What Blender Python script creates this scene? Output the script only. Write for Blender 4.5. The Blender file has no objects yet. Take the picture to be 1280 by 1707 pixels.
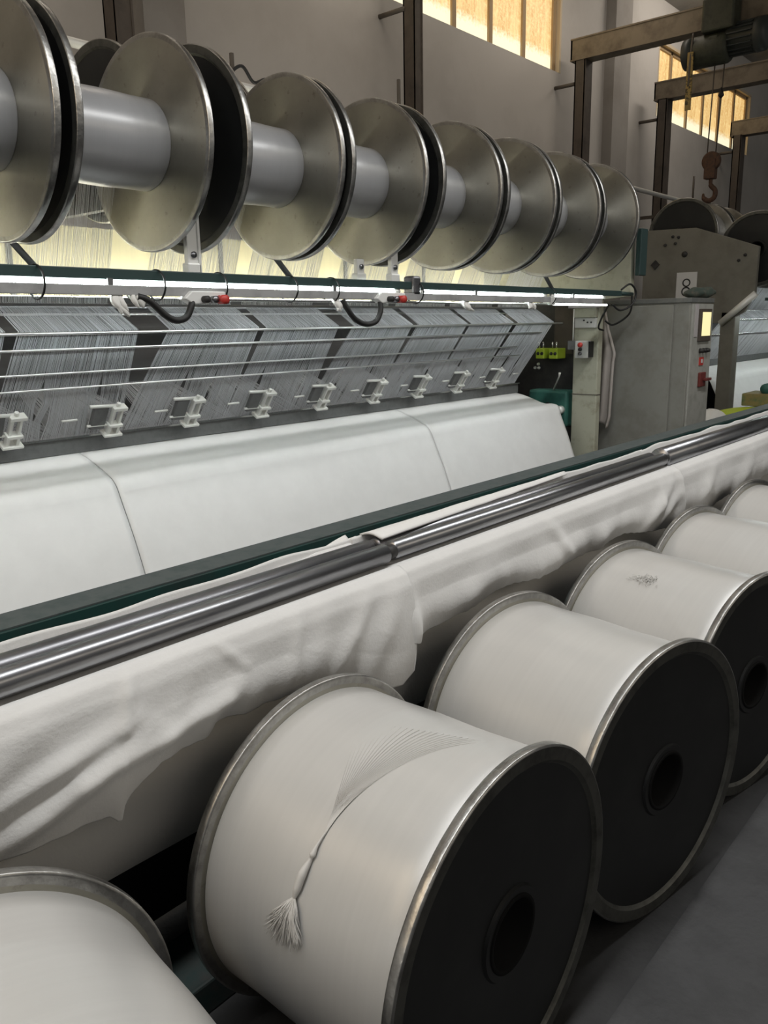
import bpy, math, random
from math import sin, cos, pi, radians, exp
from mathutils import Vector, Matrix, noise

random.seed(7)
SC = bpy.context.scene
COL = SC.collection

# ------------------------------------------------------------------ materials
def new_mat(name):
    m = bpy.data.materials.new(name); m.use_nodes = True
    nt = m.node_tree
    return m, nt, nt.nodes['Principled BSDF']

def mix_col(nt, fac, a, b, blend='MIX'):
    n = nt.nodes.new('ShaderNodeMix'); n.data_type = 'RGBA'; n.blend_type = blend
    if isinstance(fac, (int, float)): n.inputs[0].default_value = fac
    else: nt.links.new(fac, n.inputs[0])
    for i, v in ((6, a), (7, b)):
        if isinstance(v, (tuple, list)): n.inputs[i].default_value = (*v[:3], 1)
        else: nt.links.new(v, n.inputs[i])
    return n.outputs[2]

def noise_tex(nt, scale, detail=4, rough=.6, vec_scale=None, coord='Object', dist=0):
    tc = nt.nodes.new('ShaderNodeTexCoord')
    out = tc.outputs[coord]
    if vec_scale:
        mp = nt.nodes.new('ShaderNodeMapping'); mp.inputs['Scale'].default_value = vec_scale
        nt.links.new(out, mp.inputs['Vector']); out = mp.outputs['Vector']
    n = nt.nodes.new('ShaderNodeTexNoise')
    n.inputs['Scale'].default_value = scale; n.inputs['Detail'].default_value = detail
    n.inputs['Roughness'].default_value = rough; n.inputs['Distortion'].default_value = dist
    nt.links.new(out, n.inputs['Vector'])
    return n.outputs['Fac']

def ramp(nt, fac, p0, p1, c0=(0, 0, 0), c1=(1, 1, 1)):
    r = nt.nodes.new('ShaderNodeValToRGB')
    r.color_ramp.elements[0].position = p0; r.color_ramp.elements[1].position = p1
    r.color_ramp.elements[0].color = (*c0, 1); r.color_ramp.elements[1].color = (*c1, 1)
    nt.links.new(fac, r.inputs[0])
    return r.outputs[0]

def bump(nt, bs, height, strength, dist=.01):
    b = nt.nodes.new('ShaderNodeBump'); b.inputs['Strength'].default_value = strength
    b.inputs['Distance'].default_value = dist
    nt.links.new(height, b.inputs['Height']); nt.links.new(b.outputs[0], bs.inputs['Normal'])

def simple(name, col, rough=.5, metal=0., dirt=None, dirt_scale=4, dirt_lo=.45, dirt_hi=.7, spec=.5,
           bump_scale=None, bump_str=.1, vec_scale=None, sheen=0):
    m, nt, bs = new_mat(name)
    bs.inputs['Base Color'].default_value = (*col, 1)
    bs.inputs['Roughness'].default_value = rough
    bs.inputs['Metallic'].default_value = metal
    bs.inputs['Specular IOR Level'].default_value = spec
    if sheen: bs.inputs['Sheen Weight'].default_value = sheen
    if dirt:
        f = ramp(nt, noise_tex(nt, dirt_scale, 6, .65, vec_scale), dirt_lo, dirt_hi)
        nt.links.new(mix_col(nt, f, col, dirt), bs.inputs['Base Color'])
    if bump_scale:
        bump(nt, bs, noise_tex(nt, bump_scale, 3), bump_str)
    return m

M = {}
M['wall'] = simple('painted_wall', (.52, .495, .47), .9, dirt=(.46, .435, .41), dirt_scale=1.2)
M['pilaster'] = simple('painted_pilaster', (.33, .31, .29), .9, dirt=(.27, .25, .23), dirt_scale=1.5)
M['ceiling'] = simple('ceiling_paint', (.32, .30, .27), .95, dirt=(.22, .21, .19), dirt_scale=1.5)
M['floor'] = simple('concrete_floor', (.04, .04, .041), .75, dirt=(.02, .02, .021), dirt_scale=3, bump_scale=40, bump_str=.25)
M['plate'] = simple('floor_plate', (.055, .055, .057), .7, dirt=(.03, .03, .031), dirt_scale=3.5, bump_scale=60, bump_str=.25)
M['column'] = simple('brown_steel', (.085, .068, .055), .6, dirt=(.045, .036, .03), dirt_scale=5)
M['beam_paint'] = simple('ochre_steel', (.20, .165, .12), .6, dirt=(.11, .085, .06), dirt_scale=5)
M['frame_wood'] = simple('window_frame_paint', (.42, .30, .17), .7)
M['reveal'] = simple('reveal_paint', (.60, .50, .36), .8)
M['green'] = simple('dark_green_paint', (.014, .055, .050), .42, dirt=(.022, .045, .043), dirt_scale=8)
M['green_top'] = simple('dusty_green_paint', (.075, .090, .090), .6, dirt=(.045, .065, .064), dirt_scale=25)
M['teal'] = simple('teal_paint', (.045, .16, .13), .45, dirt=(.03, .10, .085), dirt_scale=9)
M['rail_green'] = simple('rail_paint', (.02, .045, .043), .45)
M['cream'] = simple('cream_board', (.72, .67, .46), .7, dirt=(.64, .60, .42), dirt_scale=1.5, vec_scale=(6, 1, .4))
M['post'] = simple('stained_cream_paint', (.42, .42, .33), .6, dirt=(.26, .24, .17), dirt_scale=9, dirt_lo=.5, dirt_hi=.75)
M['plate_grey'] = simple('grey_khaki_paint', (.17, .162, .135), .6, dirt=(.12, .112, .09), dirt_scale=3)
M['cab'] = simple('cabinet_paint', (.26, .26, .235), .5, dirt=(.20, .195, .17), dirt_scale=5)
M['cab_edge'] = simple('cabinet_edge_paint', (.13, .135, .13), .5, dirt=(.2, .2, .18), dirt_scale=12)
M['cab_panel'] = simple('cabinet_control_face', (.40, .40, .37), .5, dirt=(.30, .30, .27), dirt_scale=9)
M['dark'] = simple('dark_machinery', (.018, .017, .017), .6, dirt=(.035, .033, .03), dirt_scale=12)
M['bore'] = simple('dark_bore', (.008, .008, .008), .7, spec=.1)
M['under_shade'] = simple('under_stand_shade', (.026, .026, .028), .7, spec=.2)  # near-black colour standing in for the darkness under the stand
M['foot_green'] = simple('grimy_green_paint', (.010, .026, .025), .7, dirt=(.03, .03, .028), dirt_scale=16)
M['dark2'] = simple('machine_interior', (.045, .045, .047), .55, dirt=(.055, .055, .058), dirt_scale=2.5, vec_scale=(1, 1, 8))
M['comb'] = simple('needle_bed_grey', (.17, .175, .175), .5, .3, dirt=(.13, .135, .135), dirt_scale=25)
M['cover_grey'] = simple('light_grey_cover', (.36, .36, .36), .5, dirt=(.26, .26, .26), dirt_scale=10)
M['grey_face'] = simple('dusty_grey_steel', (.13, .13, .13), .6, dirt=(.09, .09, .09), dirt_scale=12)
M['shiny'] = simple('polished_rod', (.92, .92, .92), .30, 1.)
M['bright'] = simple('bright_steel', (.72, .72, .72), .25, 1.)
M['cast'] = simple('cast_aluminium', (.78, .78, .75), .45, .25)
M['black_rubber'] = simple('black_rubber', (.012, .012, .012), .55)
M['grey_plastic'] = simple('light_grey_plastic', (.55, .55, .53), .5)
M['white_plastic'] = simple('white_plastic', (.78, .78, .76), .45)
M['red'] = simple('red_plastic', (.55, .05, .04), .4)
M['dark_red'] = simple('dark_red_plastic', (.16, .03, .025), .45)
M['yellow_green'] = simple('yellow_green_plastic', (.42, .55, .04), .5)
M['lime'] = simple('lime_cover', (.45, .55, .04), .6)
M['rag'] = simple('white_rag', (.72, .71, .68), .9)
M['dark_rag'] = simple('dark_green_rag', (.04, .055, .045), .95, dirt=(.10, .09, .07), dirt_scale=18)
M['paper'] = simple('white_paper', (.62, .61, .60), .85)
M['paper_dim'] = simple('yellowed_label', (.45, .42, .42), .8)
M['ink'] = simple('black_ink', (.012, .012, .012), .7)
M['hoist'] = simple('oily_hoist_green', (.045, .05, .033), .55, dirt=(.02, .022, .016), dirt_scale=12)
M['hoist_motor'] = simple('hoist_motor_paint', (.035, .042, .042), .5)
M['rust'] = simple('rusty_hook', (.10, .05, .03), .7, .3, dirt=(.04, .03, .022), dirt_scale=40)
M['wire'] = simple('steel_wire', (.10, .085, .07), .6)
M['chain_bag'] = simple('yellow_warning_tape', (.34, .24, .08), .7, dirt=(.06, .05, .03), dirt_scale=35, dirt_lo=.52, dirt_hi=.58)
M['garment'] = simple('pale_work_coat', (.42, .38, .35), .95, bump_scale=60, bump_str=.15)
M['wood'] = simple('worn_wood_block', (.25, .20, .08), .7, dirt=(.10, .16, .08), dirt_scale=15)
M['thread'] = simple('white_thread', (.62, .63, .665), .5)
M['thread_dim'] = simple('grey_white_thread', (.56, .57, .60), .6)
M['fan_thread'] = simple('warm_white_thread', (.60, .59, .57), .5)
M['tuft'] = simple('fluffy_yarn_end', (.62, .61, .59), .9)
M['black_face'] = simple('black_flange_paint', (.010, .0105, .011), .42, dirt=(.016, .017, .017), dirt_scale=5, spec=.35)
M['dark_ring'] = simple('dark_flange_ring', (.10, .10, .09), .45, .6, dirt=(.05, .05, .045), dirt_scale=20)
M['chrome'] = simple('worn_chrome_rod', (.34, .345, .36), .30, 1., dirt=(.22, .22, .235), dirt_scale=14, vec_scale=(.3, 3, 3))
M['dull_rod'] = simple('dull_steel_rod', (.26, .26, .275), .33, 1., dirt=(.17, .17, .18), dirt_scale=10, vec_scale=(.3, 3, 3))

def mat_flange():
    m, nt, bs = new_mat('brushed_flange_metal')
    f = ramp(nt, noise_tex(nt, 3.5, 7, .7), .35, .75)
    g = ramp(nt, noise_tex(nt, 22, 4, .7), .62, .78)
    c = mix_col(nt, f, (.40, .385, .335), (.31, .30, .255))
    c = mix_col(nt, g, c, (.20, .187, .155))
    nt.links.new(c, bs.inputs['Base Color'])
    bs.inputs['Metallic'].default_value = .93
    bs.inputs['Roughness'].default_value = .40
    bs.inputs['Anisotropic'].default_value = .8
    bs.inputs['Anisotropic Rotation'].default_value = .25
    t = nt.nodes.new('ShaderNodeTangent'); t.direction_type = 'RADIAL'; t.axis = 'X'
    nt.links.new(t.outputs[0], bs.inputs['Tangent'])
    return m
M['flange'] = mat_flange()

def mat_rim():
    m, nt, bs = new_mat('dented_rim_steel')
    f = ramp(nt, noise_tex(nt, 18, 5, .7), .4, .7)
    nt.links.new(mix_col(nt, f, (.42, .415, .40), (.24, .235, .225)), bs.inputs['Base Color'])
    bs.inputs['Metallic'].default_value = 1.; bs.inputs['Roughness'].default_value = .34
    bump(nt, bs, noise_tex(nt, 45, 3), .35, .004)
    return m
M['rim'] = mat_rim()

def mat_yarn(name, col, rough):
    m, nt, bs = new_mat(name)
    f = noise_tex(nt, 6, 3, .5, (14, .4, .4))
    nt.links.new(mix_col(nt, ramp(nt, f, .3, .75), col, tuple(v * .955 for v in col)), bs.inputs['Base Color'])
    bs.inputs['Roughness'].default_value = rough
    bs.inputs['Specular IOR Level'].default_value = 1.
    bs.inputs['Coat Weight'].default_value = 1.; bs.inputs['Coat Roughness'].default_value = .30
    bs.inputs['Anisotropic'].default_value = .5
    bs.inputs['Anisotropic Rotation'].default_value = .25
    t = nt.nodes.new('ShaderNodeTangent'); t.direction_type = 'RADIAL'; t.axis = 'X'
    nt.links.new(t.outputs[0], bs.inputs['Tangent'])
    bump(nt, bs, noise_tex(nt, 60, 2, .6, (14, .12, .12)), .10, .003)
    return m
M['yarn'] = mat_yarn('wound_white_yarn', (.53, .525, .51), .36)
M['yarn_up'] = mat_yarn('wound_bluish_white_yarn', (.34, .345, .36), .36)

def mat_cloth(name, col, rough, wscale, bstr):
    m, nt, bs = new_mat(name)
    f = noise_tex(nt, 9, 5, .6)
    nt.links.new(mix_col(nt, ramp(nt, f, .3, .75), col, tuple(v * .94 for v in col)), bs.inputs['Base Color'])
    bs.inputs['Roughness'].default_value = rough
    bs.inputs['Sheen Weight'].default_value = .25
    bs.inputs['Specular IOR Level'].default_value = .15
    bump(nt, bs, noise_tex(nt, wscale, 4, .65), bstr, .004)
    return m
M['knit'] = mat_cloth('smooth_white_knit', (.80, .80, .80), .8, 140, .06)
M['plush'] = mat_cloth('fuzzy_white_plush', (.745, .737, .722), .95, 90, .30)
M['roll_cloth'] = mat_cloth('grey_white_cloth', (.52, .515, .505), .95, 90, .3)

def emit(name, col, s):
    m, nt, bs = new_mat(name)
    bs.inputs['Base Color'].default_value = (*col, 1)
    bs.inputs['Emission Color'].default_value = (*col, 1)
    bs.inputs['Emission Strength'].default_value = s
    return m
M['tube'] = emit('fluorescent_tube', (.90, 1., .97), 38)
M['inner_fill'] = emit('added_inner_glow', (1., .97, .88), 7)  # glow of the light added inside the machine
M['board_fill'] = emit('added_board_glow', (1., .97, .80), 46)  # glow of the light added to brighten the cream board
M['tube_dim'] = emit('fluorescent_tube_dim', (.95, 1., .98), 9)
M['screen'] = emit('lit_touch_screen', (.95, .85, .45), .75)

def mat_pane():
    m, nt, bs = new_mat('dirty_backlit_pane')
    streak = noise_tex(nt, 3, 6, .7, (3.2, 3.2, .5), dist=.4)
    fine = noise_tex(nt, 22, 5, .7)
    c = mix_col(nt, ramp(nt, streak, .38, .62), (.58, .30, .075), (.92, .62, .25))
    c = mix_col(nt, ramp(nt, fine, .45, .7), c, (1., .74, .34))
    tc = nt.nodes.new('ShaderNodeTexCoord')
    sp = nt.nodes.new('ShaderNodeSeparateXYZ'); nt.links.new(tc.outputs['Object'], sp.inputs[0])
    ad = nt.nodes.new('ShaderNodeMath'); ad.operation = 'MULTIPLY_ADD'
    nt.links.new(fine, ad.inputs[0]); ad.inputs[1].default_value = -.28; nt.links.new(sp.outputs['Z'], ad.inputs[2])
    c = mix_col(nt, ramp(nt, ad.outputs[0], -.12, .10, (1, 1, 1), (0, 0, 0)), c, (1., .93, .66))   # paler yellow-white towards the bottom of the pane
    nt.links.new(c, bs.inputs['Emission Color'])
    bs.inputs['Base Color'].default_value = (.3, .25, .15, 1)
    bs.inputs['Emission Strength'].default_value = 1.0
    return m
M['pane'] = mat_pane()

# ------------------------------------------------------------------ mesh builder
class MB:
    def __init__(s): s.v = []; s.f = []; s.mi = []; s.sm = []
    def add(s, vs, fs, mi=0, smooth=False):
        b = len(s.v); s.v += [tuple(p) for p in vs]
        for f in fs:
            s.f.append([b + i for i in f]); s.mi.append(mi); s.sm.append(smooth)
        return s
    def box(s, x0, x1, y0, y1, z0, z1, mi=0, rot=None, piv=None):
        vs = [Vector((x, y, z)) for x in (x0, x1) for y in (y0, y1) for z in (z0, z1)]
        if rot is not None:
            p = Vector(piv) if piv else Vector(((x0 + x1) / 2, (y0 + y1) / 2, (z0 + z1) / 2))
            vs = [rot @ (v - p) + p for v in vs]
        return s.add(vs, [(0, 1, 3, 2), (4, 6, 7, 5), (0, 4, 5, 1), (2, 3, 7, 6), (0, 2, 6, 4), (1, 5, 7, 3)], mi)
    def lathe(s, prof, seg=96, axis='X', c=(0, 0, 0), mi=0, smooth=True, closed=False, a0=0., a1=2 * pi):
        """prof: (along, radius) pairs turned about the axis"""
        n = len(prof); vs = []; fs = []
        full = abs(a1 - a0 - 2 * pi) < 1e-6
        cnt = seg if full else seg + 1
        for k in range(cnt):
            t = a0 + (a1 - a0) * k / seg
            for (a, r) in prof:
                p = {'X': (a, r * cos(t), r * sin(t)), 'Y': (r * sin(t), a, r * cos(t)), 'Z': (r * cos(t), r * sin(t), a)}[axis]
                vs.append((p[0] + c[0], p[1] + c[1], p[2] + c[2]))
        for k in range(seg):
            k2 = (k + 1) % cnt
            for i in range(n if closed else n - 1):
                j = (i + 1) % n
                fs.append((k * n + i, k * n + j, k2 * n + j, k2 * n + i))
        return s.add(vs, fs, mi, smooth)
    def tube(s, pts, r, seg=10, mi=0, caps=True, smooth=True):
        pts = [Vector(p) for p in pts]; n = len(pts)
        rs = r if isinstance(r, (list, tuple)) else [r] * n
        vs = []; fs = []; up = None
        for i, p in enumerate(pts):
            d = (pts[min(i + 1, n - 1)] - pts[max(i - 1, 0)]).normalized()
            if up is None:
                up = Vector((0, 0, 1)) if abs(d.z) < .9 else Vector((1, 0, 0))
            u = (up - d * up.dot(d)).normalized(); w = d.cross(u); up = u
            for k in range(seg):
                t = 2 * pi * k / seg
                vs.append(p + (u * cos(t) + w * sin(t)) * rs[i])
        for i in range(n - 1):
            for k in range(seg):
                k2 = (k + 1) % seg
                fs.append((i * seg + k, i * seg + k2, (i + 1) * seg + k2, (i + 1) * seg + k))
        if caps:
            fs.append(tuple(range(seg))[::-1]); fs.append(tuple((n - 1) * seg + k for k in range(seg)))
        return s.add(vs, fs, mi, smooth)
    def prism(s, poly, axis, a0, a1, mi=0):
        n = len(poly); vs = []
        for a in (a0, a1):
            for (p, q) in poly:
                vs.append({'X': (a, p, q), 'Y': (p, a, q), 'Z': (p, q, a)}[axis])
        fs = [tuple(range(n))[::-1], tuple(range(n, 2 * n))]
        for i in range(n):
            j = (i + 1) % n; fs.append((i, j, n + j, n + i))
        return s.add(vs, fs, mi)
    def grid(s, fn, nu, nv, mi=0):
        vs = [fn(i / nu, j / nv) for i in range(nu + 1) for j in range(nv + 1)]
        fs = [(i * (nv + 1) + j, (i + 1) * (nv + 1) + j, (i + 1) * (nv + 1) + j + 1, i * (nv + 1) + j + 1) for i in range(nu) for j in range(nv)]
        return s.add(vs, fs, mi, True)
    def build(s, name, mats, parent=None, bevel=0, solid=0, loc=None, bseg=2, autos=None):
        me = bpy.data.meshes.new(name)
        me.from_pydata(s.v, [], s.f)
        for m in (mats if isinstance(mats, (list, tuple)) else [mats]):
            me.materials.append(M[m])
        me.polygons.foreach_set('material_index', s.mi)
        me.polygons.foreach_set('use_smooth', s.sm)
        me.update()
        o = bpy.data.objects.new(name, me); COL.objects.link(o)
        if loc is not None:
            L = Vector(loc); me.transform(Matrix.Translation(-L)); o.location = L
        if parent is not None:
            o.parent = parent
            if loc is None and not parent.get('_local'):
                pass
        if solid:
            md = o.modifiers.new('thick', 'SOLIDIFY'); md.thickness = solid; md.offset = 0
        if bevel:
            md = o.modifiers.new('bevel', 'BEVEL'); md.width = bevel; md.segments = bseg; md.limit_method = 'ANGLE'
        return o

def tag(o, label=None, cat=None, group=None, kind=None):
    if label: o['label'] = label
    if cat: o['category'] = cat
    if group: o['group'] = group
    if kind: o['kind'] = kind
    return o

def thing(name, label, cat, loc=(0, 0, 0), group=None):
    o = bpy.data.objects.new(name, None); COL.objects.link(o)
    o.empty_display_size = .1; o.location = loc
    return tag(o, label, cat, group)

def part(mb, name, mats, root, **k):
    """part whose vertices are in world coordinates, hung under a thing (or part) that stands anywhere"""
    o = mb.build(name, mats, None, **k)
    o.parent = root
    w = Vector((0, 0, 0)); p = root
    while p is not None:
        w += p.location; p = p.parent
    if k.get('loc') is None: o.data.transform(Matrix.Translation(-w))
    else: o.location = Vector(k['loc']) - w
    return o

def struct(mb, name, mats, **k):
    o = mb.build(name, mats, None, **k); o['kind'] = 'structure'; return o

def lerp_pts(P, x):
    if x <= P[0][0]: return P[0][1]
    for (a, b), (c, d) in zip(P, P[1:]):
        if x <= c: return b + (d - b) * (x - a) / (c - a)
    return P[-1][1]

def smooth_path(pts, n=8):
    """Catmull-Rom through points"""
    P = [Vector(p) for p in pts]; out = []
    for i in range(len(P) - 1):
        p0 = P[max(i - 1, 0)]; p1 = P[i]; p2 = P[i + 1]; p3 = P[min(i + 2, len(P) - 1)]
        for k in range(n):
            t = k / n
            out.append(.5 * ((2 * p1) + (p2 - p0) * t + (2 * p0 - 5 * p1 + 4 * p2 - p3) * t * t + (3 * p1 - p0 - 3 * p2 + p3) * t ** 3))
    out.append(P[-1]); return out

# ------------------------------------------------------------------ camera
R = ((0.64795345, -0.18052838, 0.73997691), (-0.76148619, -0.13162347, 0.63467633), (-0.01717876, -0.97472292, -0.22275575))
cam = bpy.data.cameras.new('camera'); co = bpy.data.objects.new('camera', cam); COL.objects.link(co)
cam.sensor_fit = 'VERTICAL'; cam.sensor_height = 36.; cam.lens = 36. * 1367 / 1707
cam.clip_start = .02; cam.clip_end = 200
mw = Matrix(((R[0][0], -R[0][1], -R[0][2], 0), (R[1][0], -R[1][1], -R[1][2], 0), (R[2][0], -R[2][1], -R[2][2], 1.55), (0, 0, 0, 1)))
co.matrix_world = mw
SC.camera = co

# ------------------------------------------------------------------ the room
WY = 5.4                        # inner face of the back wall
W1 = (5.30, 9.72); W2 = (12.62, 16.80); ZB, ZT = 4.49, 5.50
b = MB()
for (x0, x1) in ((-6, W1[0]), (W1[1], W2[0]), (W2[1], 26)):
    b.box(x0, x1, WY, WY + .3, 0, 6.4)
for (x0, x1) in (W1, W2):
    b.box(x0, x1, WY, WY + .3, 0, ZB); b.box(x0, x1, WY, WY + .3, ZT, 6.4)
struct(b, 'wall_back', 'wall')
struct(MB().box(26, 26.3, -7, WY + .3, 0, 6.4), 'wall_right', 'wall')
struct(MB().box(-6, 26.3, -7, WY + .3, -.2, 0), 'floor', 'floor')
struct(MB().prism([(WY + .3, 5.98), (WY + .3, 6.2), (-7, 8.9), (-7, 8.7)], 'X', -6, 26.3), 'ceiling', 'ceiling')
for i, (x0, x1) in enumerate(((3.70, 4.05), (10.9, 11.38))):
    struct(MB().box(x0, x1, WY - .14, WY, 0, 6.0), 'trim_%d' % (i + 1), 'pilaster')
# thin steel sheet lying along the aisle floor
struct(MB().box(-4, 20, -3, .64, 0, .004), 'trim_3', 'plate')

def window(n, x0, x1, mull):
    fr = MB()
    for m in mull: fr.box(m - .035, m + .035, WY + .05, WY + .12, ZB, ZT)
    fr.box(x0 + .04, x1 - .04, WY + .05, WY + .12, ZT - .07, ZT)
    for (a, c) in ((x0 + .02, x0 + .09), (x1 - .10, x1 - .03)):
        fr.box(a, c, WY + .05, WY + .12, ZB, ZT)
    f = struct(fr, 'window_%d' % n, 'frame_wood', bevel=.006)
    edges = [x0 + .06] + list(mull) + [x1 - .07]
    for a, c in zip(edges, edges[1:]):
        o = MB().box(a, c, WY + .078, WY + .086, ZB + .002, ZT).build('window_pane', 'pane', None, loc=((a + c) / 2, WY + .08, ZB))
        o.parent = f
    rv = MB()
    rv.box(x0 - .01, x0 + .02, WY - .004, WY + .28, ZB, ZT); rv.box(x1 - .03, x1 + .01, WY - .004, WY + .28, ZB, ZT)
    rv.box(x0, x1, WY - .004, WY + .28, ZT - .02, ZT + .02)
    o = rv.build('window_reveal', 'reveal', f)
window(1, W1[0], W1[1], (5.55, 6.22, 6.90, 7.60, 8.28, 8.965))
window(2, W2[0], W2[1], (13.22, 13.92, 14.61, 15.35, 16.09))

# gantry frames of brown steel: column against the wall, beam out over the machines
GA = [(3.36, .065, 'brown steel gantry column left of the pale pilaster behind the first beams'),
      (6.405, .055, 'brown steel gantry column under the left end of the big lit window'),
      (9.66, .09, 'brown steel gantry frame carrying the electric hoist on its beam'),
      (12.10, .10, 'brown steel gantry frame crossing just below the hoist in front of far window'),
      (15.28, .11, 'farthest brown steel gantry frame at the right edge, beyond the hook')]
for (gx, hw, lab) in GA:
    g = thing('gantry_frame', lab, 'steel frame', (gx, 5.0, 0), 'steel gantry frames along the back wall')
    c = MB(); c.box(gx - hw, gx + hw, 4.985, 5.0, 0, 4.55); c.box(gx - hw, gx + hw, 5.105, 5.12, 0, 4.55); c.box(gx - .012, gx + .012, 5.0, 5.105, 0, 4.55)
    if gx < 9: c.box(gx - hw, gx - hw + .015, 4.98, 5.12, 0, 4.55); c.box(gx + hw - .015, gx + hw, 4.98, 5.12, 0, 4.55)
    else: c.box(gx - hw, gx - hw + .015, 4.98, 5.12, 0, 4.55)
    part(c, 'column', 'column', g)
    bm = MB()
    bm.box(gx - .10, gx + .10, -1.6, 5.18, 4.54, 4.556); bm.box(gx - .10, gx + .10, -1.6, 5.18, 4.764, 4.78); bm.box(gx - .09, gx - .07, -1.6, 5.18, 4.556, 4.764)
    bm.box(gx - .09, gx + .09, 5.16, 5.18, 4.54, 4.78)
    part(bm, 'beam', 'beam_paint', g)
    part(MB().box(gx - .09, gx + .09, -1.62, -1.45, 0, 4.54), 'column', 'column', g)
    # wall bracket
    part(MB().tube([(gx - .05, 5.10, 4.30), (gx - .05, 5.40, 4.30)], .022, 8), 'wall_tie', 'wire', g)

# electric hoist hanging from the third frame's beam
hx, hy = 9.53, 3.40
h = thing('electric_hoist', 'dark oily electric hoist with hook hanging from the upper steel beam', 'hoist', (hx, hy, 4.2))
part(MB().box(9.33, 9.552, hy - .17, hy + .16, 4.44, 4.76), 'trolley', 'hoist', h, bevel=.02)
part(MB().box(9.34, 9.80, hy - .12, hy + .12, 4.47, 4.53).box(9.765, 9.80, hy - .12, hy + .12, 4.53, 4.72), 'trolley_hanger', 'hoist', h, bevel=.006)
dr = MB().lathe([(hy - .10, 0), (hy - .10, .14), (hy - .07, .155), (hy + .26, .155), (hy + .29, .14), (hy + .29, 0)], 40, 'Y', (hx - .05, 0, 4.30))
part(dr, 'rope_drum', 'hoist', h)
part(MB().lathe([(hy + .26, 0), (hy + .26, .16), (hy + .36, .15), (hy + .38, .10), (hy + .38, 0)], 40, 'Y', (hx - .05, 0, 4.30)), 'gear_cover', 'hoist_motor', h)
mo = MB().lathe([(hy - .47, 0), (hy - .47, .12), (hy - .44, .16), (hy - .36, .165), (hy - .35, .145), (hy - .08, .145), (hy - .08, 0)], 40, 'Y', (hx - .02, 0, 4.36))
for k in range(18):
    t = 2 * pi * k / 18
    mo.box(hx - .026, hx - .014, hy - .34, hy - .10, 4.36 + .14, 4.36 + .16, rot=Matrix.Rotation(t, 3, 'Y'), piv=(hx - .02, hy - .2, 4.36))
part(mo, 'motor', 'hoist_motor', h)
part(MB().box(hx - .19, hx - .11, hy - .02, hy + .08, 4.30, 4.40), 'control_box', 'hoist', h, bevel=.012)
part(MB().tube(smooth_path([(hx - .18, hy + .24, 4.46), (hx - .21, hy + .245, 4.2), (hx - .21, hy + .25, 3.95)]), .012, 8), 'pendant_cable', 'wire', h)
part(MB().box(hx - .215, hx - .195, hy + .215, hy + .275, 3.72, 4.28), 'warning_strip', 'chain_bag', h)
part(MB().tube([(hx - .05, hy + .04, 4.20), (hx - .05, hy + .06, 3.27)], .007, 8), 'rope', 'wire', h)
part(MB().tube([(hx - .05, hy - .06, 4.20), (hx - .05, hy - .03, 3.27)], .007, 8), 'rope', 'wire', h)
part(MB().tube([(hx - .05, hy - .045, 3.92), (hx - .05, hy - .045, 3.87), (hx - .05, hy - .045, 3.84), (hx - .05, hy - .045, 3.81)], [.008, .022, .03, .005], 10), 'limit_weight', 'black_rubber', h)
hb = MB(); hb.lathe([(-.035, 0), (-.035, .085), (-.02, .10), (.02, .10), (.035, .085), (.035, 0)], 28, 'X', (hx - .05, hy + .01, 3.20))
hb.box(hx - .10, hx - .0, hy - .045, hy + .07, 3.02, 3.22)
part(hb, 'hook_block', 'rust', h, bevel=.008)
hk = smooth_path([(hx - .05, hy, 3.04), (hx - .05, hy, 2.96), (hx - .05, hy - .05, 2.90), (hx - .05, hy - .045, 2.83), (hx - .05, hy + .01, 2.80), (hx - .05, hy + .065, 2.83), (hx - .05, hy + .075, 2.88)])
part(MB().tube(hk, [.02] * 8 + [.026] * (len(hk) - 16) + [.022 - .002 * i for i in range(8)], 12), 'hook', 'rust', h)

# pipe along the wall behind the machines with two upright rods
p = thing('wall_pipe', 'pale steel pipe running behind the upper yarn beams with thin upright rods', 'pipe', (2, 4.2, 2.98))
part(MB().tube([(1.0, 4.2, 2.985), (12.2, 4.2, 3.0)], .025, 12), 'pipe', 'cast', p)
for (x, z1) in ((3.56, 3.16), (5.15, 3.32), (11.1, 3.33)):
    part(MB().tube([(x, 4.2, 2.99), (x, 4.2, z1)], .014, 8), 'upright_rod', 'wire', p)
for x in (1.5, 5.5, 9.0, 11.9):
    part(MB().box(x - .03, x + .03, 4.22, 5.39, 2.96, 3.0), 'wall_bracket', 'column', p)
part(MB().tube(smooth_path([(3.52, 4.2, 3.03), (3.60, 4.16, 3.09), (3.70, 4.17, 3.02), (3.82, 4.18, 3.06), (3.95, 4.2, 3.02)]), .010, 8), 'cable', 'black_rubber', p)

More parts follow.
